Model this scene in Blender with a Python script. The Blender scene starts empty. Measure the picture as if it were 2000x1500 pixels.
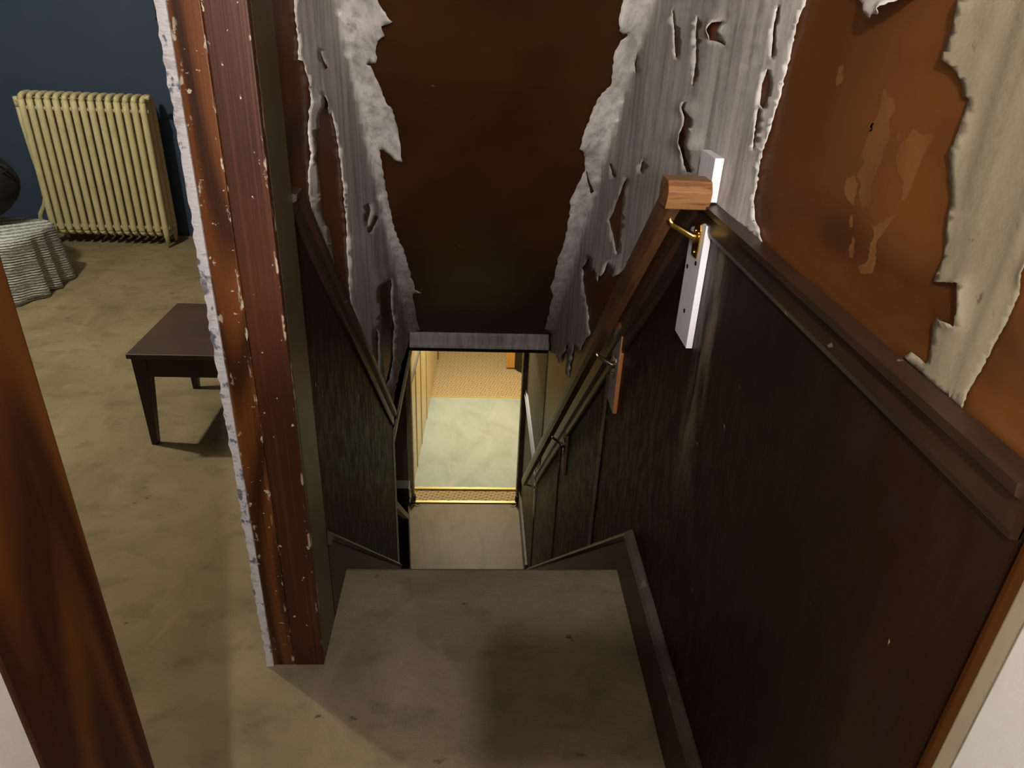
import bpy, bmesh, math, random
from mathutils import Vector, Matrix, noise
from mathutils.geometry import delaunay_2d_cdt
random.seed(7)
SC = bpy.context.scene
COL = SC.collection

# ------------------------------------------------------------------ camera
F = 1401.0
V_ = Vector((-121, 2662, F)).normalized()
D_ = Vector((-65, -740, F)).normalized()
DY = (D_ - V_ * D_.dot(V_)).normalized()
UP = -V_
RT = DY.cross(UP)
if RT.x < 0: RT = -RT
CAM = Vector((0, 0, 1.6))
def img2w(c): return Vector((RT.dot(c), DY.dot(c), UP.dot(c)))
cx_, cy_, cz_ = img2w(Vector((1,0,0))), -img2w(Vector((0,1,0))), -img2w(Vector((0,0,1)))
cam = bpy.data.cameras.new('camera')
cam.sensor_width = 36; cam.lens = F*36/2000; cam.clip_start = .02; cam.clip_end = 60
co = bpy.data.objects.new('camera', cam); COL.objects.link(co)
mw = Matrix((cx_, cy_, cz_)).transposed().to_4x4(); mw.translation = CAM
co.matrix_world = mw
SC.camera = co

# ------------------------------------------------------------------ light
w = bpy.data.worlds.new('world'); SC.world = w; w.use_nodes = True
w.node_tree.nodes['Background'].inputs[0].default_value = (.50, .5, .55, 1)
w.node_tree.nodes['Background'].inputs[1].default_value = .004
SC.view_settings.view_transform = 'Standard'; SC.view_settings.look = 'None'
SC.view_settings.gamma = 1; SC.view_settings.use_curve_mapping = False
SC.view_settings.exposure = 0.9
def lamp(name, loc, power, colr, rad):
    l = bpy.data.lights.new(name, 'POINT'); l.energy = power; l.color = colr; l.shadow_soft_size = rad
    o = bpy.data.objects.new(name, l); o.location = loc; COL.objects.link(o); return o
lamp('corridor_bulb', (-.05, -.47, 2.12), 42, (1, .97, .92), .020)
lamp('far_corridor_bulb', (.10, -2.9, 2.10), 270, (1, .96, .92), .22)
lamp('bedroom_bulb', (-2.45, 2.80, 2.35), 62, (1, .96, .74), .045)
lamp('hall_bulb', (.05, 7.4, -.62), 56, (1, .97, .78), .08)

# ------------------------------------------------------------------ materials
def srgb(c):
    return tuple(((x/255)/12.92 if x/255 <= .04045 else ((x/255+.055)/1.055)**2.4) for x in c) + (1,)
def mat(name, base, rough=.6, layers=(), bump=(), spec=.5, metal=0, rough2=None):
    """layers: dicts(col, kind noise/wave/vor, scale(3), lo, hi, amt, band=(axis,c,h))"""
    m = bpy.data.materials.new(name); m.use_nodes = True
    nt = m.node_tree; N = nt.nodes; L = nt.links
    b = N['Principled BSDF']; b.inputs['Roughness'].default_value = rough
    b.inputs['Specular IOR Level'].default_value = spec; b.inputs['Metallic'].default_value = metal
    tc = N.new('ShaderNodeTexCoord')
    def tex(d):
        mp = N.new('ShaderNodeMapping'); L.new(tc.outputs['Object'], mp.inputs['Vector'])
        mp.inputs['Scale'].default_value = d.get('scale', (10,10,10)); mp.inputs['Rotation'].default_value = d.get('rot', (0,0,0))
        mp.inputs['Location'].default_value = d.get('loc', (0,0,0))
        k = d.get('kind', 'noise')
        if k == 'noise':
            t = N.new('ShaderNodeTexNoise'); t.inputs['Scale'].default_value = 1
            t.inputs['Detail'].default_value = d.get('det', 5); t.inputs['Roughness'].default_value = d.get('nr', .6)
            t.inputs['Distortion'].default_value = d.get('dist', 0); out = t.outputs['Fac']
        elif k == 'grain':
            t = N.new('ShaderNodeTexNoise'); t.inputs['Scale'].default_value = 1; t.inputs['Detail'].default_value = d.get('det', .6)
            t.inputs['Roughness'].default_value = .3
            g1 = N.new('ShaderNodeMath'); g1.operation = 'MULTIPLY'; L.new(t.outputs['Fac'], g1.inputs[0]); g1.inputs[1].default_value = d.get('k', 14)
            g2 = N.new('ShaderNodeMath'); g2.operation = 'PINGPONG'; L.new(g1.outputs[0], g2.inputs[0]); g2.inputs[1].default_value = .5
            g3 = N.new('ShaderNodeMath'); g3.operation = 'MULTIPLY'; L.new(g2.outputs[0], g3.inputs[0]); g3.inputs[1].default_value = 2; out = g3.outputs[0]
        elif k == 'wave':
            t = N.new('ShaderNodeTexWave'); t.inputs['Scale'].default_value = 1; t.bands_direction = d.get('dir', 'X')
            t.inputs['Distortion'].default_value = d.get('dist', 3); t.inputs['Detail'].default_value = d.get('det', 2)
            t.inputs['Detail Scale'].default_value = d.get('ds', 1); out = t.outputs['Fac']
        else:
            t = N.new('ShaderNodeTexVoronoi'); t.inputs['Scale'].default_value = 1; out = t.outputs['Distance']
        L.new(mp.outputs[0], t.inputs['Vector']); return out
    def mask(d):
        r = N.new('ShaderNodeMapRange'); r.clamp = True
        r.inputs['From Min'].default_value = d.get('lo', .4); r.inputs['From Max'].default_value = d.get('hi', .6)
        r.inputs['To Max'].default_value = d.get('amt', 1)
        L.new(tex(d), r.inputs['Value']); out = r.outputs[0]
        for ax, c, h in d.get('bands', ()):
            s = N.new('ShaderNodeSeparateXYZ'); L.new(tc.outputs['Object'], s.inputs[0])
            a = N.new('ShaderNodeMath'); a.operation = 'SUBTRACT'; L.new(s.outputs['XYZ'.index(ax)], a.inputs[0]); a.inputs[1].default_value = c
            e = N.new('ShaderNodeMath'); e.operation = 'ABSOLUTE'; L.new(a.outputs[0], e.inputs[0])
            q = N.new('ShaderNodeMapRange'); q.inputs['From Min'].default_value = h; q.inputs['From Max'].default_value = h*.4
            L.new(e.outputs[0], q.inputs['Value'])
            u = N.new('ShaderNodeMath'); u.operation = 'MULTIPLY'; L.new(out, u.inputs[0]); L.new(q.outputs[0], u.inputs[1]); out = u.outputs[0]
        return out
    prev = None
    for d in layers:
        mx = N.new('ShaderNodeMix'); mx.data_type = 'RGBA'
        if prev is None: mx.inputs[6].default_value = srgb(base)
        else: L.new(prev, mx.inputs[6])
        mx.inputs[7].default_value = srgb(d['col']); L.new(mask(d), mx.inputs[0]); prev = mx.outputs[2]
    if prev: L.new(prev, b.inputs['Base Color'])
    else: b.inputs['Base Color'].default_value = srgb(base)
    if rough2:
        r = N.new('ShaderNodeMapRange'); r.inputs['To Min'].default_value = rough; r.inputs['To Max'].default_value = rough2['to']
        r.inputs['From Min'].default_value = rough2.get('lo', .4); r.inputs['From Max'].default_value = rough2.get('hi', .6)
        L.new(tex(rough2), r.inputs['Value']); L.new(r.outputs[0], b.inputs['Roughness'])
    nrm = None
    for d in bump:
        bp = N.new('ShaderNodeBump'); bp.inputs['Strength'].default_value = d.get('str', .3); bp.inputs['Distance'].default_value = d.get('d', .004)
        L.new(tex(d), bp.inputs['Height'])
        if nrm: L.new(nrm, bp.inputs['Normal'])
        nrm = bp.outputs[0]
    if nrm: L.new(nrm, b.inputs['Normal'])
    return m

M = {}
M['carpet'] = mat('tan_carpet', (150,136,110), .95, [
    dict(col=(120,108,84), scale=(2.2,2.2,2.2), lo=.4, hi=.65, amt=.7, dist=.6),
    dict(col=(166,150,124), scale=(5,3,5), lo=.52, hi=.72, amt=.5, dist=1),
    dict(col=(104,94,72), scale=(7,11,8), lo=.52, hi=.70, amt=.55),
    dict(col=(62,54,38), scale=(9,12,9), lo=.66, hi=.72, amt=.85, loc=(3,1,0))],
    bump=[dict(scale=(300,300,300), str=.5, d=.004), dict(scale=(12,26,16), str=.3, d=.012)], spec=.1)
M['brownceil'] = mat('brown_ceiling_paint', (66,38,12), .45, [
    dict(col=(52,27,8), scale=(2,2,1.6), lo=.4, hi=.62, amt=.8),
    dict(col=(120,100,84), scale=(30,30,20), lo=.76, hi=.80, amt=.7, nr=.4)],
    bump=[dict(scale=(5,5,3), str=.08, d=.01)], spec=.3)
M['brown'] = mat('brown_wall_paint', (110,66,30), .42, [
    dict(col=(88,50,20), scale=(2,2,1.6), lo=.4, hi=.62, amt=.8),
    dict(col=(126,82,44), scale=(9,9,3), lo=.64, hi=.74, amt=.4),
    dict(col=(48,24,10), scale=(4,2,6), lo=.35, hi=.65, amt=.85, bands=(('Z',1.30,.10),)),
    dict(col=(190,150,110), scale=(36,36,36), lo=.80, hi=.83, amt=.8, nr=.4)],
    bump=[dict(scale=(90,90,90), str=.12, d=.002), dict(scale=(5,5,3), str=.12, d=.01)], spec=.35)
M['wains'] = mat('dark_panel_varnish', (36,18,6), .46, [
    dict(col=(24,12,4), scale=(3,3,1.5), lo=.4, hi=.62, amt=.9),
    dict(col=(66,46,30), scale=(7,7,2.2), lo=.62, hi=.80, amt=.35),
    dict(col=(150,138,112), scale=(80,80,12), lo=.56, hi=.72, amt=.75, bands=(('Y',2.75,.55),('Z',-.05,.60))),  # speckled highlight of the hall light, painted into the varnish colour
    dict(col=(146,130,110), scale=(34,34,6), lo=.38, hi=.66, amt=.6, bands=(('Y',1.375,.075),('Z',.95,.40))),
    dict(col=(190,160,124), scale=(30,30,16), lo=.735, hi=.75, amt=.9, nr=.45)],
    bump=[dict(scale=(220,220,34), str=.5, d=.0012, nr=.7)], spec=.28,
    rough2=dict(scale=(30,30,12), to=.6))
M['trimdark'] = mat('dark_brown_trim_paint', (56,38,26), .38, [
    dict(col=(40,26,17), scale=(6,4,6), lo=.4, hi=.6, amt=.8),
    dict(col=(140,118,104), scale=(30,20,30), lo=.68, hi=.73, amt=.8, nr=.6)],
    bump=[dict(scale=(60,20,60), str=.2, d=.002)])
M['traingrey'] = mat('worn_grey_brown_trim', (96,84,76), .45, [
    dict(col=(60,46,38), scale=(8,5,8), lo=.4, hi=.6, amt=.8),
    dict(col=(140,124,108), scale=(30,12,30), lo=.62, hi=.68, amt=.7)], bump=[dict(scale=(60,20,60), str=.2, d=.002)])
M['paper'] = mat('grey_torn_paper', (210,204,198), .85, [
    dict(col=(146,138,130), scale=(34,26,2.4), lo=.43, hi=.68, amt=.8, det=8),
    dict(col=(224,219,211), scale=(50,40,3.5), lo=.56, hi=.72, amt=.6, det=7, loc=(2,2,2)),
    dict(col=(128,120,112), scale=(7,6,1.2), lo=.48, hi=.72, amt=.65),
    dict(col=(100,90,80), scale=(90,70,30), lo=.60, hi=.74, amt=.5),
    dict(col=(90,80,70), scale=(60,45,18), lo=.67, hi=.76, amt=.6)],
    bump=[dict(scale=(180,180,120), str=.3, d=.0015), dict(scale=(40,32,3), str=.25, d=.002)], spec=.2)
M['papersmooth'] = mat('grey_smooth_torn_paper', (152,148,143), .75, [
    dict(col=(128,122,116), scale=(4,4,3), lo=.4, hi=.7, amt=.6),
    dict(col=(88,80,74), scale=(50,40,14), lo=.70, hi=.76, amt=.5)],
    bump=[dict(scale=(120,120,120), str=.25, d=.002)], spec=.2)
M['beige'] = mat('beige_torn_plaster', (140,130,108), .85, [
    dict(col=(122,112,92), scale=(3,3,2), lo=.4, hi=.7, amt=.6),
    dict(col=(80,70,56), scale=(60,60,40), lo=.64, hi=.71, amt=.75)],
    bump=[dict(scale=(100,100,100), str=.3, d=.002)], spec=.2)
M['scar'] = mat('pale_scraped_paint', (122,80,44), .45, [dict(col=(106,66,32), scale=(14,14,6), lo=.42, hi=.6, amt=.8)], spec=.3)
M['post_l'] = mat('stained_grain_jamb', (100,56,24), .38, [
    dict(col=(46,22,8), kind='grain', scale=(7,7,.62), k=8, det=1.5, lo=.25, hi=.85, amt=.9),
    dict(col=(136,80,34), scale=(16,16,.8), lo=.56, hi=.66, amt=.7),
    dict(col=(46,18,8), scale=(80,80,2), lo=.56, hi=.7, amt=.6),
    dict(col=(190,176,158), scale=(60,60,20), lo=.58, hi=.61, amt=.9, bands=(('X',-.467,.009),)),
    dict(col=(180,168,150), scale=(45,45,26), lo=.60, hi=.63, amt=.9, bands=(('X',-.522,.012),)),
    dict(col=(200,186,164), scale=(34,34,60), lo=.655, hi=.67, amt=.9)],
    bump=[dict(scale=(90,90,3), str=.35, d=.002)], spec=.4)
M['post_r'] = mat('stained_smooth_jamb', (70,37,22), .36, [
    dict(col=(52,26,12), scale=(5,5,1.6), lo=.4, hi=.6, amt=.8),
    dict(col=(84,46,26), scale=(150,150,1.5), lo=.5, hi=.62, amt=.6),
    dict(col=(196,170,146), scale=(50,50,16), lo=.56, hi=.60, amt=.85, bands=(('X',-.388,.007),)),
    dict(col=(200,184,160), scale=(44,44,30), lo=.665, hi=.68, amt=.9)],
    bump=[dict(scale=(150,150,2), str=.3, d=.0015)], spec=.4)
M['near'] = mat('stained_flame_casing', (82,46,14), .42, [
    dict(col=(44,20,8), kind='grain', scale=(1,6,1.1), k=7, det=1.2, lo=.15, hi=.7, amt=.97),
    dict(col=(40,17,7), scale=(9,9,.9), lo=.47, hi=.62, amt=.6),
    dict(col=(70,30,14), scale=(120,120,3), lo=.5, hi=.7, amt=.5)],
    bump=[dict(scale=(90,90,3), str=.2, d=.0015)], spec=.35)
M['reveal'] = mat('olive_brown_casing', (80,69,48), .34, [dict(col=(72,58,40), scale=(6,6,1.6), lo=.4, hi=.62, amt=.8)], bump=[dict(scale=(60,60,6), str=.15, d=.002)])
M['whitechip'] = mat('chipped_white_paint_edge', (214,208,210), .6, [
    dict(col=(70,72,96), scale=(40,40,26), lo=.56, hi=.62, amt=.85),
    dict(col=(160,150,146), scale=(20,20,60), lo=.55, hi=.65, amt=.6)], bump=[dict(scale=(60,60,160), str=.8, d=.004)])
M['blue'] = mat('blue_grey_wall', (62,76,104), .7, [dict(col=(58,74,92), scale=(1.5,1.5,1.2), lo=.4, hi=.65, amt=.7)], bump=[dict(scale=(100,100,100), str=.1, d=.002)], spec=.2)
M['white'] = mat('off_white_wall', (200,196,192), .7, [dict(col=(186,176,166), scale=(8,8,5), lo=.45, hi=.65, amt=.6)], bump=[dict(scale=(20,20,10), str=.25, d=.005)], spec=.2)
M['casew'] = mat('grey_white_casing_paint', (150,136,116), .55, [dict(col=(118,102,84), scale=(10,10,3), lo=.5, hi=.66, amt=.5)])
M['cream'] = mat('cream_gloss_panel', (206,184,132), .28, [dict(col=(182,156,104), scale=(5,1.2,1), lo=.4, hi=.65, amt=.6)], bump=[dict(scale=(60,6,6), str=.05, d=.003)])
M['creamtrim'] = mat('cream_trim', (184,172,140), .4, [dict(col=(110,96,70), scale=(30,16,16), lo=.6, hi=.7, amt=.7)])
M['lower'] = mat('grey_green_lower_wall', (112,106,88), .6, [dict(col=(84,76,62), scale=(4,3,2), lo=.4, hi=.66, amt=.6)])
M['vinyl'] = mat('worn_grey_vinyl', (184,192,184), .45, [
    dict(col=(158,164,154), scale=(3.2,1.8,3), lo=.42, hi=.7, amt=.7, dist=.8),
    dict(col=(198,206,194), scale=(6,3,6), lo=.55, hi=.75, amt=.5, dist=1),
    dict(col=(84,76,60), scale=(22,30,20), lo=.70, hi=.75, amt=.7)], bump=[dict(scale=(14,14,14), str=.1, d=.004)], spec=.3)
M['vinyl2'] = mat('worn_tan_vinyl', (140,124,102), .5, [
    dict(col=(120,104,78), scale=(5,2.2,5), lo=.42, hi=.66, amt=.75, dist=.8),
    dict(col=(152,140,118), scale=(4,3,4), lo=.55, hi=.75, amt=.6, loc=(4,1,0)),
    dict(col=(66,54,36), scale=(20,16,20), lo=.66, hi=.74, amt=.6, bands=(('Y',5.35,.14),))], bump=[dict(scale=(14,14,14), str=.15, d=.004)], spec=.3)
M['diam'] = mat('herringbone_tan_carpet', (152,128,96), .8, [
    dict(col=(206,184,142), kind='wave', dir='X', scale=(9,9,1), rot=(0,0,.30), dist=.9, det=2, ds=4, lo=.66, hi=.95, amt=.7),
    dict(col=(214,192,150), kind='wave', dir='X', scale=(9,9,1), rot=(0,0,-.30+math.pi/2*0), dist=1.2, det=2, ds=4, lo=.7, hi=.95, amt=.0),
    dict(col=(210,190,148), kind='wave', dir='Y', scale=(7,7.5,1), rot=(0,0,.45), dist=.8, det=2, ds=3, lo=.6, hi=.95, amt=.7),
    dict(col=(206,184,142), kind='wave', dir='Y', scale=(7,7.5,1), rot=(0,0,-.40), dist=.8, det=2, ds=3, lo=.6, hi=.95, amt=.7)],
    bump=[dict(scale=(120,120,120), str=.4, d=.004)], spec=.1)
M['brass'] = mat('polished_brass', (226,184,104), .22, [dict(col=(150,112,50), scale=(60,60,60), lo=.5, hi=.7, amt=.5)], metal=1)
M['strip'] = mat('brass_edge_strip', (244,226,150), .35, [dict(col=(170,140,80), scale=(30,60,60), lo=.66, hi=.72, amt=.8)], metal=.55)
M['nickel'] = mat('tarnished_nickel', (188,178,158), .25, metal=1)
M['rail'] = mat('stained_oak_rail', (88,58,36), .34, [
    dict(col=(62,38,22), scale=(40,7,7), lo=.45, hi=.62, amt=.8),
    dict(col=(106,72,46), scale=(120,9,9), lo=.55, hi=.68, amt=.5)], bump=[dict(scale=(150,9,9), str=.2, d=.001)], spec=.5)
M['railret'] = mat('stained_oak_return', (136,96,60), .4, [
    dict(col=(96,58,34), scale=(8,80,80), lo=.48, hi=.6, amt=.8)], spec=.4)
M['blockw'] = mat('white_painted_block', (226,222,226), .5, [dict(col=(208,202,204), scale=(20,20,8), lo=.5, hi=.68, amt=.5)], bump=[dict(scale=(80,80,40), str=.1, d=.001)])
M['blockp'] = mat('bare_pine_block_edge', (190,120,74), .6, [dict(col=(150,86,50), scale=(40,40,6), lo=.45, hi=.65, amt=.6)])
M['blockg'] = mat('grey_painted_block', (150,142,138), .5)
M['blockb'] = mat('pink_brown_block', (122,86,70), .5)
M['screw'] = mat('dark_screw', (40,34,28), .4, metal=.8)
M['radi'] = mat('cream_enamel_radiator', (218,208,168), .42, [
    dict(col=(190,178,136), scale=(20,20,8), lo=.5, hi=.66, amt=.5),
    dict(col=(96,80,50), scale=(70,70,50), lo=.70, hi=.75, amt=.6)], bump=[dict(scale=(70,70,70), str=.15, d=.002)])
M['table'] = mat('dark_espresso_table', (70,50,42), .5, [dict(col=(48,34,30), scale=(3,14,3), lo=.4, hi=.62, amt=.7), dict(col=(96,76,62), scale=(5,5,5), lo=.6, hi=.75, amt=.4)])
M['tableleg'] = mat('espresso_table_frame', (34,20,15), .4)
M['black'] = mat('black_fabric', (16,16,18), .8)
M['knit'] = mat('white_knit_blanket', (200,206,206), .9, [
    dict(col=(90,96,96), kind='wave', dir='Z', scale=(10,10,26), rot=(.35,.2,0), dist=3, det=2, ds=6, lo=.35, hi=.7, amt=.75)],
    bump=[dict(kind='wave', dir='Z', scale=(8,8,22), rot=(.35,0,0), dist=2.5, det=2, ds=4, str=.6, d=.01)])
M['frame'] = mat('black_picture_frame', (20,18,16), .4)
M['print'] = mat('pale_print', (170,166,160), .6)
M['newel'] = mat('black_brown_newel', (30,22,14), .35)
M['dark'] = mat('dark_void_wall', (52,46,42), .8)
M['golden'] = mat('golden_oak_door', (206,150,72), .45, [dict(col=(176,118,50), scale=(30,30,2), lo=.45, hi=.65, amt=.6)])
M['ceilw'] = mat('dull_ceiling_paint', (168,160,146), .8)
M['phone'] = mat('black_phone_glass', (12,12,14), .2)

# ------------------------------------------------------------------ mesh helpers
class MB:
    def __init__(s): s.bm = bmesh.new()
    def box(s, a, b, bev=0, mi=0, seg=2):
        a, b = Vector(a), Vector(b); n0 = len(s.bm.faces)
        r = bmesh.ops.create_cube(s.bm, size=1)
        for v in r['verts']: v.co = Vector(((a[i]+b[i])/2 + v.co[i]*(b[i]-a[i]) for i in range(3)))
        fs = {f for v in r['verts'] for f in v.link_faces}
        for f in fs: f.material_index = mi
        if bev:
            es = list({e for v in r['verts'] for e in v.link_edges})
            rr = bmesh.ops.bevel(s.bm, geom=es, offset=bev, segments=seg, affect='EDGES', profile=.5)
            for f in rr['faces']: f.material_index = mi
        return s
    def prism(s, pts, axis, a, b, mi=0, bev=0):
        """pts: 2D outline in the two other axes (order x,y / x,z / y,z), from a to b along axis"""
        def mk(p, t):
            return {'X': (t, p[0], p[1]), 'Y': (p[0], t, p[1]), 'Z': (p[0], p[1], t)}[axis]
        lo = [s.bm.verts.new(mk(p, a)) for p in pts]; hi = [s.bm.verts.new(mk(p, b)) for p in pts]
        n = len(pts); fs = [s.bm.faces.new(lo), s.bm.faces.new(hi)]
        for i in range(n): fs.append(s.bm.faces.new((lo[i], lo[(i+1)%n], hi[(i+1)%n], hi[i])))
        for f in fs: f.material_index = mi
        if bev:
            es = list({e for f in fs for e in f.edges})
            bmesh.ops.bevel(s.bm, geom=es, offset=bev, segments=2, affect='EDGES', profile=.5)
        return s
    def sweep(s, prof, path, side, mi=0, caps=True):
        """prof 2D (u along side vector, v along up), path 3D points; side per path constant vector list"""
        rings = []
        n = len(path)
        for i, p in enumerate(path):
            p = Vector(p)
            t0 = (Vector(path[i]) - Vector(path[i-1])).normalized() if i else None
            t1 = (Vector(path[i+1]) - p).normalized() if i < n-1 else None
            t = (t0 + t1).normalized() if t0 and t1 else (t0 or t1)
            sd = Vector(side); up = sd.cross(t).normalized()
            k = 1/max(.3, t.dot(t1)) if t0 and t1 else 1
            if up.z < 0: up = -up
            rings.append([s.bm.verts.new(p + sd*u + up*v*k) for u, v in prof])
        m = len(prof)
        for a, b in zip(rings, rings[1:]):
            for j in range(m):
                f = s.bm.faces.new((a[j], a[(j+1)%m], b[(j+1)%m], b[j])); f.material_index = mi
        if caps:
            for r in (rings[0], rings[-1]):
                f = s.bm.faces.new(r); f.material_index = mi
        return s
    def tube(s, path, rad, seg=12, mi=0, caps=True):
        path = [Vector(p) for p in path]; rings = []
        if not isinstance(rad, (list, tuple)): rad = [rad]*len(path)
        ref = None
        for i, p in enumerate(path):
            t = (path[min(i+1, len(path)-1)] - path[max(i-1, 0)]).normalized()
            if ref is None: ref = t.orthogonal().normalized()
            ref = (ref - t*ref.dot(t)).normalized(); bi = t.cross(ref)
            rings.append([s.bm.verts.new(p + (ref*math.cos(2*math.pi*k/seg) + bi*math.sin(2*math.pi*k/seg))*rad[i]) for k in range(seg)])
        for a, b in zip(rings, rings[1:]):
            for j in range(seg):
                f = s.bm.faces.new((a[j], a[(j+1)%seg], b[(j+1)%seg], b[j])); f.material_index = mi; f.smooth = True
        if caps:
            for r in (rings[0], rings[-1]): s.bm.faces.new(r).material_index = mi
        return s
    def build(s, name, mats, parent=None, kind=None, smooth=False):
        bmesh.ops.recalc_face_normals(s.bm, faces=s.bm.faces)
        me = bpy.data.meshes.new(name); s.bm.to_mesh(me); s.bm.free()
        if not isinstance(mats, (list, tuple)): mats = [mats]
        for m in mats: me.materials.append(m)
        if smooth:
            for p in me.polygons: p.use_smooth = True
        o = bpy.data.objects.new(name, me); COL.objects.link(o)
        if parent:
            o.parent = parent
            o.matrix_parent_inverse = Matrix.Translation(-parent.location) if parent.type == 'EMPTY' else Matrix.Identity(4)
        if kind: o['kind'] = kind
        return o
def tag(o, label, cat, group=None):
    o['label'] = label; o['category'] = cat
    if group: o['group'] = group
    return o
def thing(name, loc, label, cat, group=None):
    o = bpy.data.objects.new(name, None); COL.objects.link(o); o.location = loc; o.empty_display_size = .05
    return tag(o, label, cat, group)
def ray(u, v): return img2w(Vector((u-1000, v-750, F)).normalized())

# ------------------------------------------------------------------ levels
XL, XR = -.41, .50              # stairwell walls
ZF, ZC = -2.75, -.40            # lower floor and its ceiling
YE = 4.26                       # lower end of the sloping ceiling
SL = .98
def zceil(y): return -.29 - SL*(y-YE)
Y1, YH = 1.75, 5.75

# floors
MB().box((-4.3,-1.6,-.04), (XL,5.30,0)).box((XL,-1.6,-.04), (.5,Y1,0), mi=0).box((-.60,-4.1,-.04),(.62,-1.6,0)).build('floor', M['carpet'], kind='structure')
MB().prism([(-4.3,-1.6),(XL,-1.6),(XL,5.3),(-4.3,5.3)], 'Z', -.38, -.045).build('ceiling_lower_room', M['ceilw'], kind='structure')
# ceilings
MB().box((-4.3,-1.6,2.6), (-.545,5.4,2.66)).build('ceiling_bedroom', M['ceilw'], kind='structure')
ytop = YE + (-.29-2.6)/SL
MB().prism([(-4.1,2.6),(ytop,2.6),(YE,-.29),(YE,-.24),(ytop+.05,2.66),(-4.1,2.66)], 'X', XL, XR).build('ceiling', M['brownceil'], kind='structure')
MB().box((-2.2,YE+.02,ZC), (1.4,11.6,ZC+.05)).build('ceiling_hall', M['ceilw'], kind='structure')
# bedroom walls
MB().box((-4.3,5.27,0), (-.545,5.38,2.6)).build('wall_back', M['blue'], kind='structure')
MB().box((-4.4,-1.6,0), (-4.3,5.38,2.6)).build('wall_bedroom_far', M['blue'], kind='structure')
MB().box((-4.3,-1.7,0), (-.545,-1.6,2.6)).build('wall_bedroom_near', M['blue'], kind='structure')
MB().box((-4.29,5.245,0), (-.55,5.269,.012)).build('baseboard_back', M['casew'], kind='structure')
# corridor
MB().box((-.545,-4.1,0), (-.386,.45,2.6)).box((-.545,.45,0), (-.40,.575,2.6)).box((-.545,.575,2.06),(-.41,1.405,2.6)).build('wall_corridor', M['white'], kind='structure')
MB().box((-.545,-4.2,0), (.62,-4.1,2.6)).build('wall_behind', M['white'], kind='structure')
# stair walls
MB().prism([(1.405,0),(1.405,2.6),(5.27,2.6),(5.27,-.4),(3.16,-.4),(3.16,ZF),(1.405,ZF)], 'X', -.545, XL).build('wall_left', M['brown'], kind='structure')
wr = MB().prism([(-1.6,-.04),(-1.6,2.6),(5.75,2.6),(5.75,ZF),(1.2,ZF),(1.2,-.04)], 'X', XR, .62).build('wall_right', M['brown'], kind='structure')
MB().box((-.545,1.3,ZF), (XR,1.36,-.05)).build('wall_under_landing', M['dark'], kind='structure')
# lower landing surround
MB().box((-2.2,3.0,ZF-.06), (.5,5.455,ZF+.004), mi=0).box((-2.2,5.455,ZF-.06),(.5,5.735,ZF-.006), mi=0).build('floor_lower', M['vinyl2'], kind='structure')
MB().box((-2.25,3.0,ZF), (-2.2,YH,ZC)).box((-2.2,2.95,ZF),(-.545,3.0,ZC)).build('wall_lower_side', M['dark'], kind='structure')
MB().box((-2.2,YH,ZF), (-.60,YH+.12,ZC)).box((-.60,YH,-.75),(.46,YH+.12,ZC)).box((.46,YH,ZF),(1.3,YH+.12,ZC)).build('wall_doorway', M['lower'], kind='structure')
# hall beyond
MB().box((-1.6,5.735,ZF-.06), (1.4,5.965,ZF-.012), mi=1).box((-1.6,5.965,ZF-.06), (1.4,7.89,ZF-.004), mi=0).box((-1.6,7.89,ZF-.06), (1.4,11.6,ZF-.012), mi=1).build('floor_hall', [M['vinyl'], M['diam']], kind='structure')
MB().prism([(-.585,YH+.12),(-.75,YH+.12),(-.75,11.5),(-.39,11.5)], 'Z', ZF, ZC).build('wall_hall_left', M['cream'], kind='structure')
MB().prism([(1.25,YH+.12),(1.35,YH+.12),(1.35,11.5),(1.25,11.5)], 'Z', ZF, ZC).build('wall_hall_right', M['cream'], kind='structure')
MB().box((-1.6,11.5,ZF), (1.4,11.6,ZC)).build('wall_hall_end', M['cream'], kind='structure')
# brass floor strips
for nm, y0, y1, x0, x1, lab in (('floor_strip', 5.722, 5.752, -.56, .455, 'bright brass strip across the doorway sill, nearest of the three floor strips'),
                          ('floor_strip', 5.948, 5.976, -.575, .50, 'thin brass strip between the narrow carpet band and grey vinyl'),
                          ('floor_strip', 7.870, 7.905, -.51, 1.2, 'brass strip where grey vinyl meets the patterned carpet, farthest of the three')):
    mb = MB(); n = 26; rnd = random.Random(int(y0*10))
    top = []
    for k in range(n+1):
        x = x0+(x1-x0)*k/n; top.append((x, y1 + rnd.uniform(-.003,.003)))
    mb.prism([(x0,y0),(x1,y0)]+top[::-1], 'Z', ZF-.006, ZF+.007)
    o = tag(mb.build(nm, M['strip']), lab, 'floor strip')

# ------------------------------------------------------------------ stairs
st = thing('staircase', (0,Y1,0), 'steep enclosed stair flight dropping from the carpeted landing', 'stairs')
RUN, RISE = .2067, 2.75/14
mb = MB()
MB().prism([(Y1,0),(Y1+.008,-.001),(Y1+.018,-.007),(Y1+.02,-.024),(Y1+.008,-.038),(Y1,-.038)], 'X', XL+.012, .478).build('nosing', M['carpet'], st)
for i in range(13):
    y = Y1 + i*RUN; z = -RISE*(i+1)
    MB().box((XL+.01,y,z-.03), (.478,y+RUN+.018,z), .006).build('tread', M['carpet'], st)
    MB().box((XL+.01,y-.012,z), (.478,y,z+RISE-.03)).build('riser', M['carpet'], st)
MB().box((XL+.01,Y1+13*RUN-.012,ZF), (.478,Y1+13*RUN,ZF+RISE-.03)).build('riser', M['carpet'], st)

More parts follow.
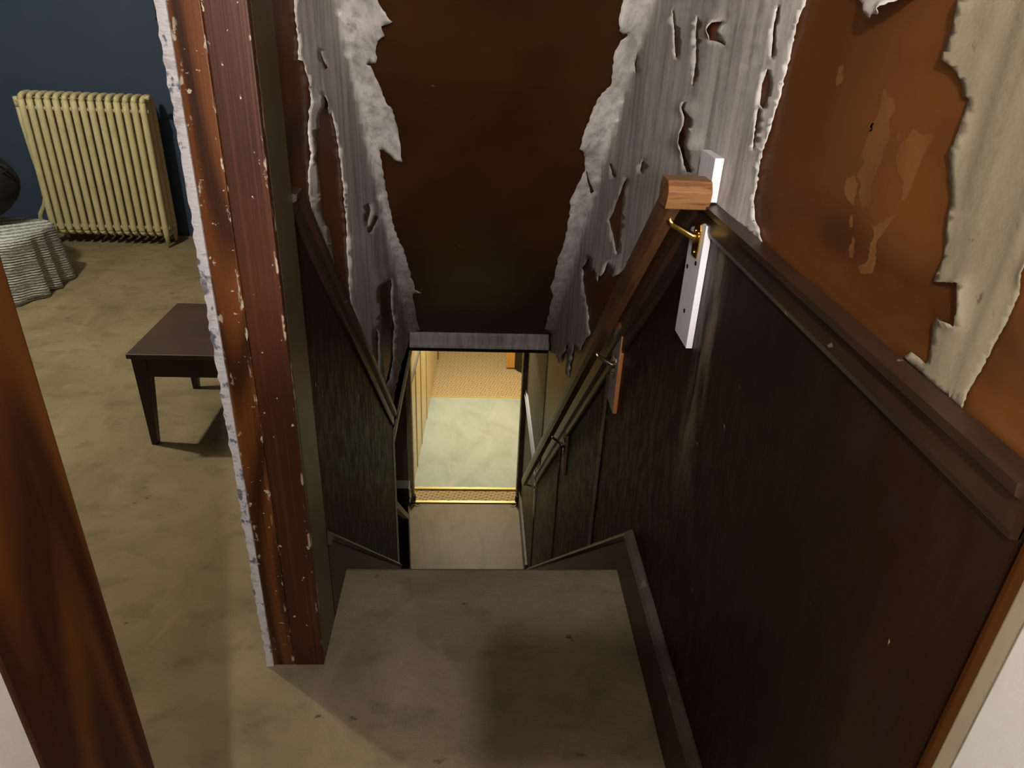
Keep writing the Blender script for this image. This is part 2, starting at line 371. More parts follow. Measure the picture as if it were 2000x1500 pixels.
# ------------------------------------------------------------------ right wall: wainscot, cap, skirting
YB = 1.50
def zcap(y): return 1.255 if y < YB else max(1.255 - .945*(y-YB), -1.49)
yb2 = YB + (1.255+1.49)/.945
MB().prism([(.487,.0),(.487,1.24),(YB,1.24),(yb2,-1.505),(5.74,-1.505),(5.74,ZF),(1.75,ZF),(1.75,0)], 'X', .493, .5015).build('trim_wainscot_right', M['wains'], kind='structure')
CAPP = [(-.0,-.062),(-.010,-.062),(-.013,-.052),(-.013,-.020),(-.024,-.013),(-.026,0),(.0,.004)]
def cappath(x, pts): return [(x, y, z) for y, z in pts]
MB().sweep(CAPP, cappath(.495, [(.487,1.255),(YB+.015,1.255),(yb2,-1.49),(5.74,-1.49)]), (1,0,0)).build('trim_chair_rail_right', M['trimdark'], kind='structure')
MB().sweep([(0,-.012),(-.016,-.012),(-.018,.010),(0,.014)], cappath(.495, [(yb2+.02,-1.46),(5.74,-1.46)]), (1,0,0)).build('trim_lower_chair_rail', M['traingrey'], kind='structure')
# vertical battens over panel joints
for y, z1 in ((2.285, zcap(2.285)-.07), (3.32, zcap(3.32)-.07), (4.42, -1.56)):
    zb = max(.18-.96*(y-1.7), ZF)
    MB().box((.484,y-.010,zb), (.4935,y+.010,z1), .003).build('trim_batten', M['traingrey'], kind='structure')
MB().box((.494,4.30,-1.49), (.5012,5.74,ZC)).build('wall_right_lower', M['lower'], kind='structure')
# skirting right
SK = [(.42,.185),(1.70,.185),(4.66,.185-.96*2.96),(4.66,ZF),(1.80,ZF),(1.755,-.2),(1.755,-.02),(.42,-.02)]
MB().prism(SK, 'X', .477, .494).build('baseboard_right', M['trimdark'], kind='structure')
MB().sweep([(.0,-.014),(-.022,-.014),(-.028,-.004),(-.020,.006),(-.006,.014),(.0,.014)], cappath(.494, [(.42,.195),(1.70,.195),(4.66,.195-.96*2.96)]), (1,0,0)).build('baseboard_cap_right', M['traingrey'], kind='structure')
MB().box((.470,4.66,ZF), (.494,5.74,ZF+.16), .004).build('baseboard_lower_right', M['traingrey'], kind='structure')

# left wall: wainscot, cap, skirting
MB().prism([(1.56,.0),(1.56,1.215),(1.60,1.215),(3.155,-.262),(3.155,ZF),(1.75,ZF),(1.75,0)], 'X', XL-.001, XL+.006).build('trim_wainscot_left', M['wains'], kind='structure')
MB().sweep([(-u, v) for u, v in CAPP], cappath(XL+.005, [(1.553,1.228),(1.612,1.228),(3.16,-.243)]), (1,0,0)).build('trim_chair_rail_left', M['trimdark'], kind='structure')
MB().sweep([(0,-.004),(.014,-.004),(.016,.006),(0,.008)], cappath(XL+.014, [(2.50,.391),(3.16,-.236)]), (1,0,0)).build('trim_worn_rail_edge', M['creamtrim'], kind='structure')
MB().prism([(1.56,.255),(1.60,.255),(3.15,.255-.97*1.55),(3.15,ZF),(1.80,ZF),(1.755,-.2),(1.755,0),(1.56,0)], 'X', XL+.003, XL+.021).build('baseboard_left', M['trimdark'], kind='structure')
MB().sweep([(0,-.012),(.020,-.012),(.024,.0),(.004,.014),(0,.014)], cappath(XL+.005, [(1.575,.268),(1.60,.268),(3.15,.268-.97*1.55)]), (1,0,0)).build('baseboard_cap_left', M['traingrey'], kind='structure')
# ceiling edge bead above the open side and end trim of the wall
MB().box((XL-.004,3.15,ZC-.018), (XL+.014,YE,ZC+.016), .003).build('trim_ceiling_bead', M['creamtrim'], kind='structure')
MB().box((XL-.012,3.142,ZF), (XL+.012,3.172,ZC-.018), .004).build('trim_wall_end', M['creamtrim'], kind='structure')
MB().box((-.545,3.16,ZF), (-.525,3.185,ZC), .003).build('trim_wall_end_back', M['creamtrim'], kind='structure')
# header at the low end of the sloping ceiling
mb = MB()
mb.prism([(YE-.035,-.262),(YE-.012,-.262),(YE-.012,-.36),(YE-.06,-.36),(YE-.06,-.345),(YE-.045,-.333),(YE-.045,-.275)], 'X', XL+.002, .486)
mb.build('trim_header', M['paper'], kind='structure')
MB().box((XL+.002,YE-.012,-.395), (.49,YE+.11,-.262)).box((XL+.002,YE-.055,-.385),(.488,YE-.01,-.36)).build('trim_header_soffit', M['newel'], kind='structure')

# ------------------------------------------------------------------ doorway at the bottom
d = MB().box((-.605,YH-.018,ZF), (-.553,YH+.002,-.72), .003).box((-.60,YH,ZF),(-.57,YH+.12,-.75)).box((-.565,YH+.02,ZF),(-.55,YH+.05,-.75),.002).build('trim_doorway_left', M['creamtrim'], kind='structure')
MB().box((.455,YH-.018,ZF), (.492,YH+.002,-.72), .003).box((.450,YH,ZF),(.466,YH+.12,-.75)).build('trim_doorway_right', M['traingrey'], kind='structure')
for k, (x, sgn) in enumerate(((-.548,1),(.452,-1))):
    hg = tag(MB().tube([(x+sgn*.008,YH-.03,ZF+.02),(x+sgn*.008,YH-.03,ZF+.09)], .006).box((x-.004,YH-.06,ZF+.01),(x+.008,YH-.02,ZF+.10)).tube([(x,YH-.05,ZF+.012),(x+sgn*.035,YH-.07,ZF+.012),(x+sgn*.06,YH-.05,ZF+.012)],.004).build('floor_hook', M['screw']), ('small dark metal hook by the left foot of the lower doorway' if k == 0 else 'small dark metal hook by the right foot of the lower doorway'), 'hook')
# hall wall rail and joints
def xh(y): return -.585 + (y-5.87)*(.195/5.63)
MB().prism([(xh(5.88),5.88),(xh(5.88)+.02,5.88),(xh(11.4)+.02,11.4),(xh(11.4),11.4)], 'Z', -1.55, -1.51).build('trim_hall_rail', M['lower'], kind='structure')
for y in (6.35, 6.8, 7.35, 8.9):
    MB().prism([(xh(y),y),(xh(y)+.008,y),(xh(y)+.008,y+.022),(xh(y),y+.022)], 'Z', ZF if y < 8.8 else ZF+.02, -1.55 if y < 8 else ZC).build('trim_hall_batten', M['cream'] if y < 8 else M['newel'], kind='structure')
dd = thing('open_door', (.50,8.70,ZF), 'golden oak door end standing open at the far right of the hall', 'door')
MB().box((.452,8.70,ZF+.015), (.566,8.74,-.70), .003).build('door_edge', M['golden'], dd)
MB().prism([(.566,8.70),(.72,8.50),(.76,8.53),(.60,8.74)], 'Z', ZF+.002, -.70).build('dark_opening_panel', M['frame'], dd)  # black panel stands in for the darkness of the opening beside the door

# newel and lower handrail on the open side
nw = thing('newel_post', (-.525,4.52,ZF), 'dark square newel post at the bottom of the stairs', 'post')
MB().box((-.570,4.475,ZF), (-.480,4.565,-1.80), .004).build('shaft', M['newel'], nw)
MB().box((-.582,4.463,-1.83), (-.468,4.577,-1.665), .006).box((-.590,4.455,-1.80),(-.460,4.585,-1.785),.003).box((-.588,4.457,-1.755),(-.462,4.583,-1.742),.003).build('cap', M['newel'], nw)
hr = MB().sweep([(-.02,-.02),(.02,-.02),(.024,.01),(.012,.024),(-.012,.024),(-.024,.01)], [(-.425,3.16,-.80),(-.497,4.44,-1.905)], (1,0,0)).build('lower_handrail', M['creamtrim'])
tag(hr, 'short pale handrail sloping down from the left wall end to the dark newel', 'handrail')

# ------------------------------------------------------------------ bedroom doorway: far jamb
rnd = random.Random(3)
MB().box((-.523,1.385,0), (-.4675,1.406,2.06), .002).build('door_1_jamb_grained', M['post_l'], kind='structure')
MB().box((-.4665,1.384,0), (-.389,1.406,2.06), .003).build('door_1_jamb_smooth', M['post_r'], kind='structure')
MB().box((XL-.001,1.404,0), (-.389,1.553,2.10), .004).build('door_1_casing_far', M['reveal'], kind='structure')
mb = MB(); n = 160; L_, R_ = [], []
for k in range(n+1):
    z = 2.06*k/n
    L_.append((-.541 + rnd.uniform(-.0025,.0025) + .003*noise.noise(Vector((z*6,0,0))), z)); R_.append((-.5225 + .0015*noise.noise(Vector((z*9,4,0))), z))
mb.prism(L_ + R_[::-1], 'Y', 1.380, 1.42)
mb.build('door_1_plaster_edge', M['whitechip'], kind='structure')
MB().box((-.541,.575,2.05), (-.389,1.41,2.08)).build('door_1_head', M['post_r'], kind='structure')
# near casing and right-hand casing
MB().box((-.402,.430,0), (-.383,.580,2.12), .003).box((-.545,.572,0),(-.39,.584,2.06)).build('door_1_casing_near', M['near'], kind='structure')
MB().box((.472,.300,-.0), (.502,.446,2.2), .003).build('trim_right_casing', M['casew'], kind='structure')
MB().box((.469,-4.1,-.0), (.499,.424,2.6), .002).build('wall_right_near', M['white'], kind='structure')

# ------------------------------------------------------------------ torn wallpaper
PLANES = [(Vector((XL,0,0)), Vector((1,0,0))), (Vector((XR,0,0)), Vector((-1,0,0))), (Vector((0,YE,-.29)), Vector((0,-SL,-1)).normalized())]
def hit(u, v):
    r = ray(u, v); best = None
    for i, (p, n) in enumerate(PLANES):
        dn = r.dot(n)
        if dn >= -1e-6: continue
        t = (p-CAM).dot(n)/dn
        if t > 0 and (best is None or t < best[0]): best = (t, i)
    return CAM + r*best[0], best[1]
def inside(p, poly):
    c = False; x, y = p; j = len(poly)-1
    for i in range(len(poly)):
        xi, yi = poly[i]; xj, yj = poly[j]
        if (yi > y) != (yj > y) and x < (xj-xi)*(y-yi)/(yj-yi)+xi: c = not c
        j = i
    return c
def dens(poly, step, jit, rd):
    out = []
    for i, a in enumerate(poly):
        b = poly[(i+1) % len(poly)]; a = Vector(a); b = Vector(b); L = (b-a).length; n = max(1, int(L/step))
        nr = Vector((-(b-a).y, (b-a).x)).normalized() if L else Vector((0,0))
        for k in range(n):
            p = a + (b-a)*k/n
            if k: p += nr*rd.uniform(-jit, jit)
            out.append((p.x, p.y))
    return out
def sheet(name, outline, holes, m, label, base=.002, wr=.0022, lift=.004, step=9, jit=1.6, seed=1, th=.0007, curls=()):
    rd = random.Random(seed)
    polys = [dens(outline, 6, jit, rd)] + [dens(h, 5, .8, rd) for h in holes]
    pts, edges = [], []
    for P in polys:
        s0 = len(pts); pts += P; n = len(P); edges += [(s0+i, s0+(i+1) % n) for i in range(n)]
    bpts = list(pts)
    xs = [p[0] for p in outline]; ys = [p[1] for p in outline]
    x = min(xs)
    cell = {}
    for p in bpts: cell.setdefault((int(p[0]//24), int(p[1]//24)), []).append(p)
    def bd(p):
        d = 24.0; cx, cy = int(p[0]//24), int(p[1]//24)
        for i in (-1,0,1):
            for j in (-1,0,1):
                for q in cell.get((cx+i, cy+j), ()):
                    dd = math.hypot(q[0]-p[0], q[1]-p[1])
                    if dd < d: d = dd
        return d
    y = min(ys)
    while y < max(ys):
        x = min(xs)
        while x < max(xs):
            p = (x+rd.uniform(-2,2), y+rd.uniform(-2,2))
            if inside(p, polys[0]) and not any(inside(p, h) for h in polys[1:]) and bd(p) > 3: pts.append(p)
            x += step
        y += step
    vs, es, fs, *_ = delaunay_2d_cdt([Vector(p) for p in pts], edges, [], 0, 1e-4)
    bm = bmesh.new(); bv = []
    for v in vs:
        P, pi = hit(v.x, v.y); n = PLANES[pi][1]
        e = 1 - min(bd(v), 24)/24
        q = P*1.0
        if pi == 2: a, b = P.x*26, P.z*2.0
        else: a, b = P.y*24, P.z*2.2
        rg = 1-abs(noise.noise(Vector((a, b, seed*3.1))))*2
        w1 = max(0, rg)**2*wr + abs(noise.noise(Vector((a*.3, b*1.5, seed))))*wr
        lf = max(0, noise.noise(Vector((v.x*.012, v.y*.012, seed*7.7)))+.15)*lift*2*e**1.5
        for (cx, cy, cr, ch) in curls:
            k = max(0, 1-math.hypot(v.x-cx, v.y-cy)/cr); lf += ch*k*k*(3-2*k)
        q = P + n*(base + w1 + lf) if th > .0005 else P + n*base
        for (pp, pn) in PLANES:
            sd = (q-pp).dot(pn)
            if sd < base + .004 and wr > .001: q += pn*(base+.004-sd)*.9 if pn != n else Vector((0,0,0))
        bv.append(bm.verts.new(q))
    for f in fs:
        c = ((vs[f[0]].x+vs[f[1]].x+vs[f[2]].x)/3, (vs[f[0]].y+vs[f[1]].y+vs[f[2]].y)/3)
        if inside(c, polys[0]) and not any(inside(c, h) for h in polys[1:]):
            try: bm.faces.new([bv[i] for i in f]).smooth = th > .0005
            except ValueError: pass
    loose = [v for v in bm.verts if not v.link_faces]
    bmesh.ops.delete(bm, geom=loose, context='VERTS')
    bmesh.ops.recalc_face_normals(bm, faces=bm.faces)
    me = bpy.data.meshes.new(name); bm.to_mesh(me); bm.free(); me.materials.append(m)
    o = bpy.data.objects.new(name, me); COL.objects.link(o)
    if th > .0005:
        s = o.modifiers.new('thickness', 'SOLIDIFY'); s.thickness = th; s.offset = 0
    return tag(o, label, 'wallpaper')

left_out = [(569,-90),(735,-90),(739,0),(767,31),(745,40),(752,58),(739,68),(734,93),(737,109),(733,123),(714,122),(724,127),(739,159),(753,195),(767,213),(777,249),(787,305),(776,303),(753,292),(741,289),(746,317),(753,363),(760,399),(767,435),(780,472),(789,485),(794,508),(805,544),(810,562),(824,567),(807,571),(807,585),(812,612),(821,643),(800,653),(795,672),(782,715),(771,762),(765,800),
  (757,776),(742,745),(720,700),(701,664),(696,655),(687,625),(683,589),(678,544),(676,499),(674,453),(669,408),(665,363),(662,317),(656,281),(649,245),(644,218),(641,224),(633,204),(622,184),(621,213),(621,249),(613,254),(612,281),(607,299),(610,317),(617,326),(621,358),(624,390),(627,426),(637,444),(642,472),(647,499),(651,523),(640,510),(612,455),(588,402),(590,397),(606,404),(601,372),(600,317),(597,254),(598,199),(595,159),(590,136),(588,119),(577,116),(579,95),(574,45),(569,0)]
left_holes = [[(740,558),(746,551),(758,546),(761,562),(762,585),(764,612),(764,660),(765,700),(760,740),(753,750),(746,712),(742,670),(744,620),(741,590)],
  [(725,720),(731,700),(730,668),(733,640),(736,650),(737,700),(735,724)],
  [(623,98),(630,118),(638,132),(633,136),(625,118)], [(718,398),(722,410),(715,440),(711,430)], [(733,420),(738,424),(722,452),(716,456)]]
sheet('torn_wallpaper', left_out, left_holes, M['paper'], 'grey torn wallpaper hanging in the left corner above the stairs', seed=2, curls=[(785,300,50,.025),(762,35,50,.02),(735,70,40,.012),(620,200,26,.012),(748,548,30,.014),(822,567,24,.012),(610,300,30,.008),(765,640,30,.01)])
right_out = [(1222,-90),(1217,-2),(1213,9),(1208,28),(1209,51),(1215,61),(1224,60),(1226,66),(1212,76),(1206,89),(1199,103),(1196,131),(1192,163),(1175,177),(1157,210),(1140,252),(1131,278),(1138,281),(1140,299),(1143,327),(1131,355),(1112,392),(1114,406),(1108,439),(1103,467),(1091,499),(1084,537),(1075,560),(1080,574),(1073,607),(1064,640),(1078,652),(1078,688),(1087,690),(1096,710),(1100,700),(1111,672),(1109,711),(1105,729),(1113,738),(1122,680),(1123,672),(1134,688),(1145,665),(1155,650),
  (1152,640),(1150,607),(1143,560),(1140,523),(1147,512),(1153,502),(1154,513),(1161,532),(1166,526),(1170,541),(1174,553),(1177,537),(1184,540),(1189,527),(1190,511),(1197,524),(1203,541),(1212,535),(1240,500),(1290,430),(1330,396),(1392,400),(1410,410),(1440,432),(1470,455),(1497,484),(1488,445),(1481,434),(1479,387),(1490,331),(1507,271),(1525,196),(1539,140),(1553,84),(1567,37),(1578,-2),(1592,-90)]
right_holes = [[(1227,345),(1220,387),(1215,429),(1208,499),(1201,467),(1192,429),(1201,411),(1217,369)],
  [(1346,198),(1349,233),(1354,271),(1349,308),(1361,338),(1349,336),(1343,322),(1345,289),(1336,261),(1340,233)],
  [(1319,19),(1324,60),(1326,112),(1322,112)], [(1367,30),(1366,60),(1364,112),(1362,154),(1355,168),(1360,131),(1363,84)],
  [(1402,44),(1415,43),(1405,75),(1420,89),(1405,82),(1392,79)], [(1248,107),(1246,145),(1241,126)],
  [(1503,133),(1507,154),(1504,187),(1495,213),(1489,205),(1493,163)], [(1523,14),(1526,14),(1513,112),(1510,112)], [(1487,212),(1489,213),(1482,290),(1480,290)],
  [(1145,330),(1151,352),(1160,372),(1154,377),(1147,352)], [(1256,318),(1262,312),(1256,338),(1253,334)], [(1192,318),(1198,322),(1204,348),(1198,342)]]
sheet('torn_wallpaper', right_out, right_holes, M['paper'], 'wide grey torn wallpaper on the right stair wall above the handrail', seed=5, wr=.0028, curls=[(1135,280,34,.02),(1150,250,60,.012),(1212,40,40,.015),(1182,540,40,.016),(1345,280,40,.012),(1400,55,26,.014),(1345,210,24,.012),(1096,700,30,.008)])
beige_out = [(1925,-90),(1897,0),(1874,66),(1854,117),(1866,124),(1874,132),(1887,156),(1889,189),(1901,193),(1892,228),(1880,270),(1865,300),(1861,360),(1865,390),(1856,456),(1847,504),(1833,551),(1887,553),(1883,606),(1877,639),(1868,631),(1859,627),(1841,621),(1832,636),(1823,678),(1814,711),(1799,698),(1784,687),(1767,697),(1790,716),(1820,741),(1855,770),(1889,797),(1898,762),(1922,720),(1946,672),(1970,630),(2000,564),(2030,480),(2070,300),(2110,100),(2130,-90)]
sheet('torn_wallpaper', beige_out, [], M['beige'], 'beige torn backing paper hanging at the far right of the wall', base=.002, wr=.002, lift=.004, seed=9, step=12, curls=[(1860,110,90,.006),(1880,0,120,.008),(1860,625,26,.005)])
sheet('torn_wallpaper', [(1672,-60),(1676,-8),(1690,2),(1718,9),(1720,18),(1731,38),(1740,30),(1752,30),(1766,13),(1790,2),(1822,-22),(1840,-60)], [], M['white'], 'small pale curled paper flap at the top of the brown wall', base=.004, wr=.002, lift=.01, seed=12, curls=[(1735,20,60,.02),(1790,-5,60,.015)])
# scraped patches of the brown wall: children of the wall
Z5 = lambda pts: [(1400+x*.6, y*.6) for x, y in pts]
for k, P in enumerate([
    [(545,280),(556,310),(580,322),(583,360),(560,400),(565,450),(545,480),(540,520),(520,560),(505,600),(500,660),(475,685),(465,640),(468,600),(458,570),(482,530),(470,500),(490,450),(500,410),(520,380),(535,330)],
    [(445,570),(460,600),(447,670),(425,650),(415,610),(425,580)],
    [(588,430),(600,420),(596,460),(585,470)],[(500,400),(520,395),(500,430),(488,420)],
    [(490,715),(510,735),(590,695),(520,790),(518,860),(505,890),(470,890),(460,870),(490,850),(500,800),(513,760)],
    [(445,770),(452,790),(445,840),(432,838),(433,800)],[(433,700),(445,700),(440,740),(432,740)],[(400,215),(415,210),(408,270),(390,282),(388,260)],
    [(640,420),(665,440),(708,440),(690,480),(665,520),(650,560),(625,640),(600,660),(610,600),(590,560),(580,500),(600,470)]]):
    sc = sheet('scraped_patch', Z5(P), [], M['scar'], 'x', base=.0003, wr=.0001, lift=0, seed=20+k, step=12, jit=2.2, th=.0003)
    del sc['category']; sc['label'] = 'pale scraped patch of paint'; sc.parent = wr

# ------------------------------------------------------------------ handrail, blocks and brackets
RX = .408
def zr(y): return 1.268 - .953*(y-1.475)
hr = thing('handrail', (RX,1.475,1.27), 'brown wooden handrail running down the right stair wall', 'handrail')
RP = [(-.012,-.030),(.012,-.030),(.019,-.012),(.023,.010),(.017,.026),(.006,.031),(-.006,.031),(-.017,.026),(-.023,.010),(-.019,-.012)]
MB().sweep(RP, [(RX,1.470,zr(1.470)),(RX,4.50,zr(4.50))], (1,0,0)).build('long_rail', M['rail'], hr, smooth=False)
mb = MB()
mb.prism([(1.440,1.262),(1.446,1.247),(1.50,1.247),(1.506,1.262),(1.512,1.283),(1.500,1.305),(1.450,1.305),(1.436,1.284)], 'X', .386, .4765, bev=.002)
mb.build('return_piece', M['railret'], hr)
def block(x0, y0, y1, z0, z1, m, label, upper=0.0, side=None, screws=()):
    t = thing('wall_block', (.49,(y0+y1)/2,z0), label, 'wooden block')
    mb = MB(); 
    pts = [(y0,z0),(y1,z0),(y1,z1-upper),(y0+.02,z1),(y0,z1)]
    mb.prism(pts, 'X', x0, .4925, bev=.0012)
    if side:
        mb.bm.normal_update()
        for f in mb.bm.faces:
            if f.normal.y < -.6 or f.normal.z > .7: f.material_index = 1
    mb.build('board', [m, side or m], t)
    for sy, sz in screws: MB().tube([(x0-.0015,sy,sz),(x0+.002,sy,sz)], .005).build('screw', M['screw'], t)
    return t
block(.474, 1.450,1.548, 1.262,1.350, M['blockw'], 'short white wall block above the dark chair rail', screws=[(1.50,1.292)])
block(.478, 1.448,1.550, .935,1.214, M['blockw'], 'long white wall block below the top end of the handrail', upper=.03, screws=[(1.50,1.005),(1.475,1.125),(1.53,1.10)])
block(.478, 2.100,2.215, .385,.685, M['blockg'], 'grey wall block with bare orange edge under the handrail', side=M['blockp'], upper=.01)
block(.480, 3.080,3.190, -.560,-.320, M['blockb'], 'small pinkish brown wall block lower down the handrail', upper=.01)
block(.482, 4.360,4.470, -1.850,-1.440, M['blockg'], 'dim grey wall block at the bottom end of the handrail')
def bracket(y, zp, xw, m, label):
    t = thing('handrail_bracket', (xw,y,zp), label, 'bracket')
    zt = zr(y) - .034
    mb = MB().prism([(y-.018,zp-.042),(y+.018,zp-.042),(y+.022,zp-.02),(y+.022,zp+.02),(y+.016,zp+.032),(y-.016,zp+.032),(y-.022,zp+.02),(y-.022,zp-.02)], 'X', xw-.004, xw, bev=.001)
    mb.build('wall_plate', m, t)
    MB().tube([(xw-.003,y,zp),(xw-.014,y,zp+.004),(RX+.010,y,zt-.014),(RX,y,zt-.003)], [.013,.0078,.0068,.0075], 10).build('arm', m, t)
    c = Vector((RX, y, zr(y)-.0335)); dv = Vector((0,1,-.953)).normalized(); sd = Vector((1,0,0)); up = Vector((0,.953,1)).normalized()
    mb = MB(); vs = [mb.bm.verts.new(c + dv*a + sd*b + up*h) for a, b, h in [(i*.034, j*.011, k*.003) for i in (-1,1) for j in (-1,1) for k in (-1,1)]]
    for q in ((0,1,3,2),(4,5,7,6),(0,1,5,4),(2,3,7,6),(0,2,6,4),(1,3,7,5)): mb.bm.faces.new([vs[i] for i in q])
    mb.build('saddle', m, t)
    for a, b in ((-.014,.012),(.014,.012),(0,-.032)):
        MB().tube([(xw-.0065,y+a*.8,zp+b),(xw-.003,y+a*.8,zp+b)], .0042, 8).build('screw', m, t)
    return t
bracket(1.490, 1.178, .478, M['brass'], 'shiny brass bracket holding the top end of the handrail')
bracket(2.15, .545, .478, M['nickel'], 'small metal bracket on the grey block with orange edge')
bracket(3.13, -.405, .480, M['nickel'], 'small metal bracket on the pinkish brown block')
bracket(4.41, -1.60, .482, M['nickel'], 'dim metal bracket nearest the bottom of the handrail')

# ------------------------------------------------------------------ radiator
ra = thing('radiator', (-2.52,5.10,0), 'tall cream cast iron column radiator against the blue wall', 'radiator')
NS, x0, x1 = 15, -2.905, -2.150
ZT, ZB = .985, .085
for k in range(NS):
    x = x0 + (x1-x0)*k/(NS-1); mb = MB(); end = k in (0, NS-1)
    ys = (5.012, 5.085, 5.158)
    for j, y in enumerate(ys):
        zb = .0 if (end and j != 1) else ZB
        path = [(x,y,zb+.012 if end and j != 1 else ZB+.03),(x,y,.12),(x,y,ZT-.09),(x,y,ZT-.03)]
        mb.tube(path, [.011 if zb == 0 else .019,.0205,.0205,.0195], 12)
    # rounded top and bottom loops joining the columns
    for z, sg in ((ZT-.03,1),(ZB+.03,-1)):
        arc = [(x, ys[0], z)] + [(x, ys[0]+.012, z+sg*.018),(x, ys[0]+.035, z+sg*.026),(x, ys[1], z+sg*.028),(x, ys[2]-.035, z+sg*.026),(x, ys[2]-.012, z+sg*.018),(x, ys[2], z)]
        mb.tube(arc, [.0175]*7, 12)
        mb.tube([(x, ys[0]-.001, z-.002),(x, ys[0], z+sg*.012)], [.018,.010], 12)
    for z in (.135, .90):
        for y in (ys[0]+.02, ys[2]-.02): mb.tube([(x-.027,y,z),(x+.027,y,z)], .014, 10)
    mb.box((x-.006, ys[0], .12), (x+.006, ys[2], ZT-.04))
    mb.build('radiator_section', M['radi'], ra)
MB().tube([(-2.93,5.07,.935),(-2.965,5.07,.935)], .020, 10).tube([(-2.965,5.07,.962),(-2.965,5.07,.90)], .019, 10).build('top_elbow', M['radi'], ra)
MB().tube([(-2.965,5.07,.93),(-2.965,5.07,.80),(-2.965,5.09,.60),(-2.962,5.11,.42),(-2.965,5.12,.32),(-2.995,5.13,.25),(-3.045,5.14,.18),(-3.062,5.15,.12),(-3.045,5.15,.06),(-3.02,5.15,.0)], .0155, 12).build('riser_pipe', M['radi'], ra)
MB().tube([(-2.96,5.04,.0),(-2.96,5.04,.11)], .014, 10).tube([(-2.96,5.04,.085),(-2.96,5.04,.13)], .024, 8).tube([(-2.96,5.04,.10),(-2.90,5.04,.10)], .014, 10).build('valve', M['radi'], ra)
MB().tube([(-2.142,5.03,.985),(-2.105,5.03,.985)], .011, 8).tube([(-2.115,5.03,.975),(-2.115,5.03,1.0)], .013, 8).build('bleed_valve', M['radi'], ra)

# ------------------------------------------------------------------ coffee table
tb = thing('coffee_table', (-.93,2.71,0), 'low dark brown coffee table with tapered legs on the tan carpet', 'table')
tx0, tx1, ty0, ty1, tz = -1.286, -.62, 2.455, 2.975, .404
MB().box((tx0,ty0,tz-.020), (tx1,ty1,tz), .003).build('tabletop', M['table'], tb)
MB().box((tx0+.016,ty0+.012,tz-.098), (tx1-.016,ty0+.032,tz-.020)).box((tx0+.016,ty1-.032,tz-.098),(tx1-.016,ty1-.012,tz-.020)).box((tx0+.014,ty0+.012,tz-.098),(tx0+.034,ty1-.012,tz-.020)).box((tx1-.034,ty0+.012,tz-.098),(tx1-.014,ty1-.012,tz-.020)).build('apron', M['tableleg'], tb)
for sx in (0,1):
    for sy in (0,1):
        X = tx0+.012 if not sx else tx1-.012; Y = ty0+.010 if not sy else ty1-.010; ex = 1 if not sx else -1; ey = 1 if not sy else -1
        mb = MB(); v = []
        for z, s_, o in ((tz-.020,.055,0),(tz-.09,.050,.001),(0,.024,.004)):
            xx, yy = X+ex*o, Y+ey*o
            v.append([mb.bm.verts.new(p) for p in ((xx,yy,z),(xx+ex*s_,yy,z),(xx+ex*s_,yy+ey*s_,z),(xx,yy+ey*s_,z))])
        for a, b in zip(v, v[1:]):
            for j in range(4): mb.bm.faces.new((a[j],a[(j+1)%4],b[(j+1)%4],b[j]))
        mb.bm.faces.new(v[0]); mb.bm.faces.new(v[-1])
        mb.build('leg', M['tableleg'], tb)

# ------------------------------------------------------------------ blanket-covered ottoman and black bag at the left
def blob(cx, cy, cz, rx, ry, rz, seed, amp=.08, sub=4):
    mb = MB(); r = bmesh.ops.create_icosphere(mb.bm, subdivisions=sub, radius=1)
    for v in r['verts']:
        n = v.co.normalized(); k = 1 + amp*noise.noise(n*2.2+Vector((seed,0,0))) + amp*.4*noise.noise(n*6+Vector((seed,4,0)))
        v.co = Vector((cx+n.x*rx*k, cy+n.y*ry*k, max(0.0, cz+n.z*rz*k)))
    return mb
mb = MB(); N1 = 72; NR = 26; rings = []
bcx, bcy, bw, bd_, bh = -2.93, 4.14, .43, .29, .38
for j in range(NR+1):
    t = j/NR; ring = []
    for i in range(N1):
        a = 2*math.pi*i/N1; ca, sa = math.cos(a), math.sin(a)
        sq = 1/ (abs(ca)**5+abs(sa)**5)**.2
        if t < .45: rr = t/.45; z = bh - .03*rr**4 + .008*noise.noise(Vector((ca*rr*3, sa*rr*3, 1)))
        else:
            rr = 1 + .05*(t-.45)/.55; z = (bh-.03) - (t-.45)/.55*(bh-.035)
        fold = (t-.35)*.10*math.sin(a*11+1.3*math.sin(a*3)) if t > .35 else 0
        k = sq*rr*(1+fold*.9)
        ring.append(mb.bm.verts.new((bcx+bw*ca*k, bcy+bd_*sa*k, max(z, .004))))
    rings.append(ring)
for a, b in zip(rings, rings[1:]):
    for i in range(N1):
        f = mb.bm.faces.new((a[i], a[(i+1)%N1], b[(i+1)%N1], b[i])); f.smooth = True
bl = mb.build('blanket', M['knit'])
bl.modifiers.new('thickness', 'SOLIDIFY').thickness = .008
tag(bl, 'grey-white textured blanket draped to the floor left of the radiator', 'blanket')
bg = thing('black_bag', (-2.88,4.20,.385), 'rounded black bag with a looped strap on the pale blanket', 'bag')
blob(-2.88, 4.20, .605, .30, .20, .215, 4, .03).build('body', M['black'], bg, smooth=True)
lp = [(-2.645+.07*math.cos(a), 4.15, .70+.028*math.sin(a)) for a in [i*2*math.pi/20 for i in range(21)]]
MB().tube(lp, .004, 6, caps=False).build('strap', M['black'], bg)

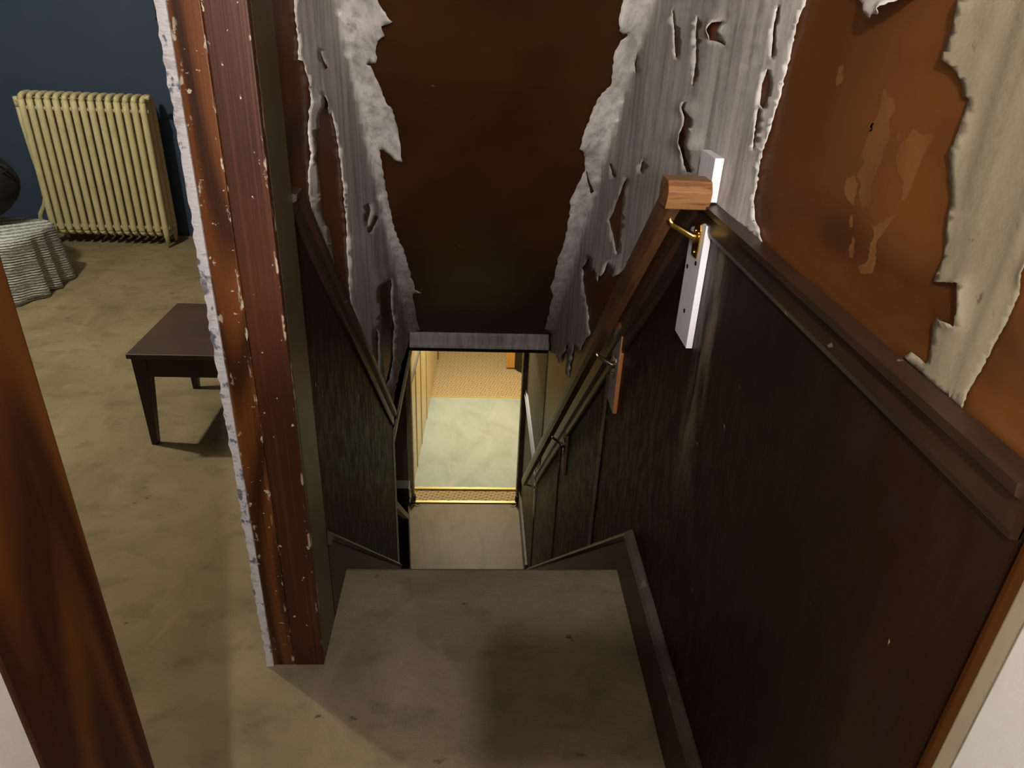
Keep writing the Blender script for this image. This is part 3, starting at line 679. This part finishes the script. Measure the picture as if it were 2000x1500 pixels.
# picture frame behind the far jamb
pf = thing('picture_frame', (-1.80,5.255,1.42), 'dark-edged picture on the blue wall beside the doorway edge', 'picture')
MB().box((-2.065,5.245,1.43), (-1.55,5.269,1.445)).box((-2.065,5.245,1.43),(-2.053,5.269,2.1)).box((-1.562,5.245,1.43),(-1.55,5.269,2.1)).box((-2.065,5.245,2.088),(-1.55,5.269,2.1)).build('frame', M['frame'], pf)
MB().box((-2.053,5.256,1.445), (-1.562,5.268,2.088)).build('print', M['print'], pf)

# chest added out of view to shade the landing from the far bulb
cd = thing('shade_chest', (.03,-.62,0), 'added unseen chest of drawers that keeps the far bulb off the landing', 'drawers')
MB().box((-.36,-.80,.06), (.44,-.40,1.40), .006).box((-.38,-.82,1.40),(.46,-.38,1.43),.006).build('body', M['tableleg'], cd)
for k in range(5):
    dr = MB().box((-.34,-.40,.09+k*.26), (.42,-.385,.33+k*.26), .004).build('drawer', M['table'], cd)
    for x in (-.15, .23):
        kb = MB().tube([(x,-.388,.21+k*.26),(x,-.368,.21+k*.26)], [.010,.014], 12).build('knob', M['brass']); kb.parent = dr
# added phone and stand, out of view, shading a block of the landing
fw = img2w(Vector((0,0,1)))
ph = thing('shade_phone_stand', (.06,-.10,0), 'added unseen floor stand under the shade-casting phone', 'stand')
MB().tube([(.07,-.12,.0),(.07,-.12,.015)], .11, 24).build('base', M['phone'], ph)
MB().tube([(.07,-.12,.01),(.07,-.12,1.60)], .006, 10).build('pole', M['phone'], ph)
sp = MB(); c0 = CAM - fw*.035
vs = []
for k in (0, 1):
    for sx, sy in ((-1,-1),(1,-1),(1,1),(-1,1)):
        vs.append(sp.bm.verts.new(c0 + cx_*(.055+sx*.085) + cy_*(-.02+sy*.045) - fw*(.010*k)))
for q in ((0,1,2,3),(4,5,6,7),(0,1,5,4),(1,2,6,5),(2,3,7,6),(3,0,4,7)): sp.bm.faces.new([vs[i] for i in q])
tag(sp.build('smartphone', M['phone']), 'added unseen black phone held sideways to cast shade on the landing', 'phone')
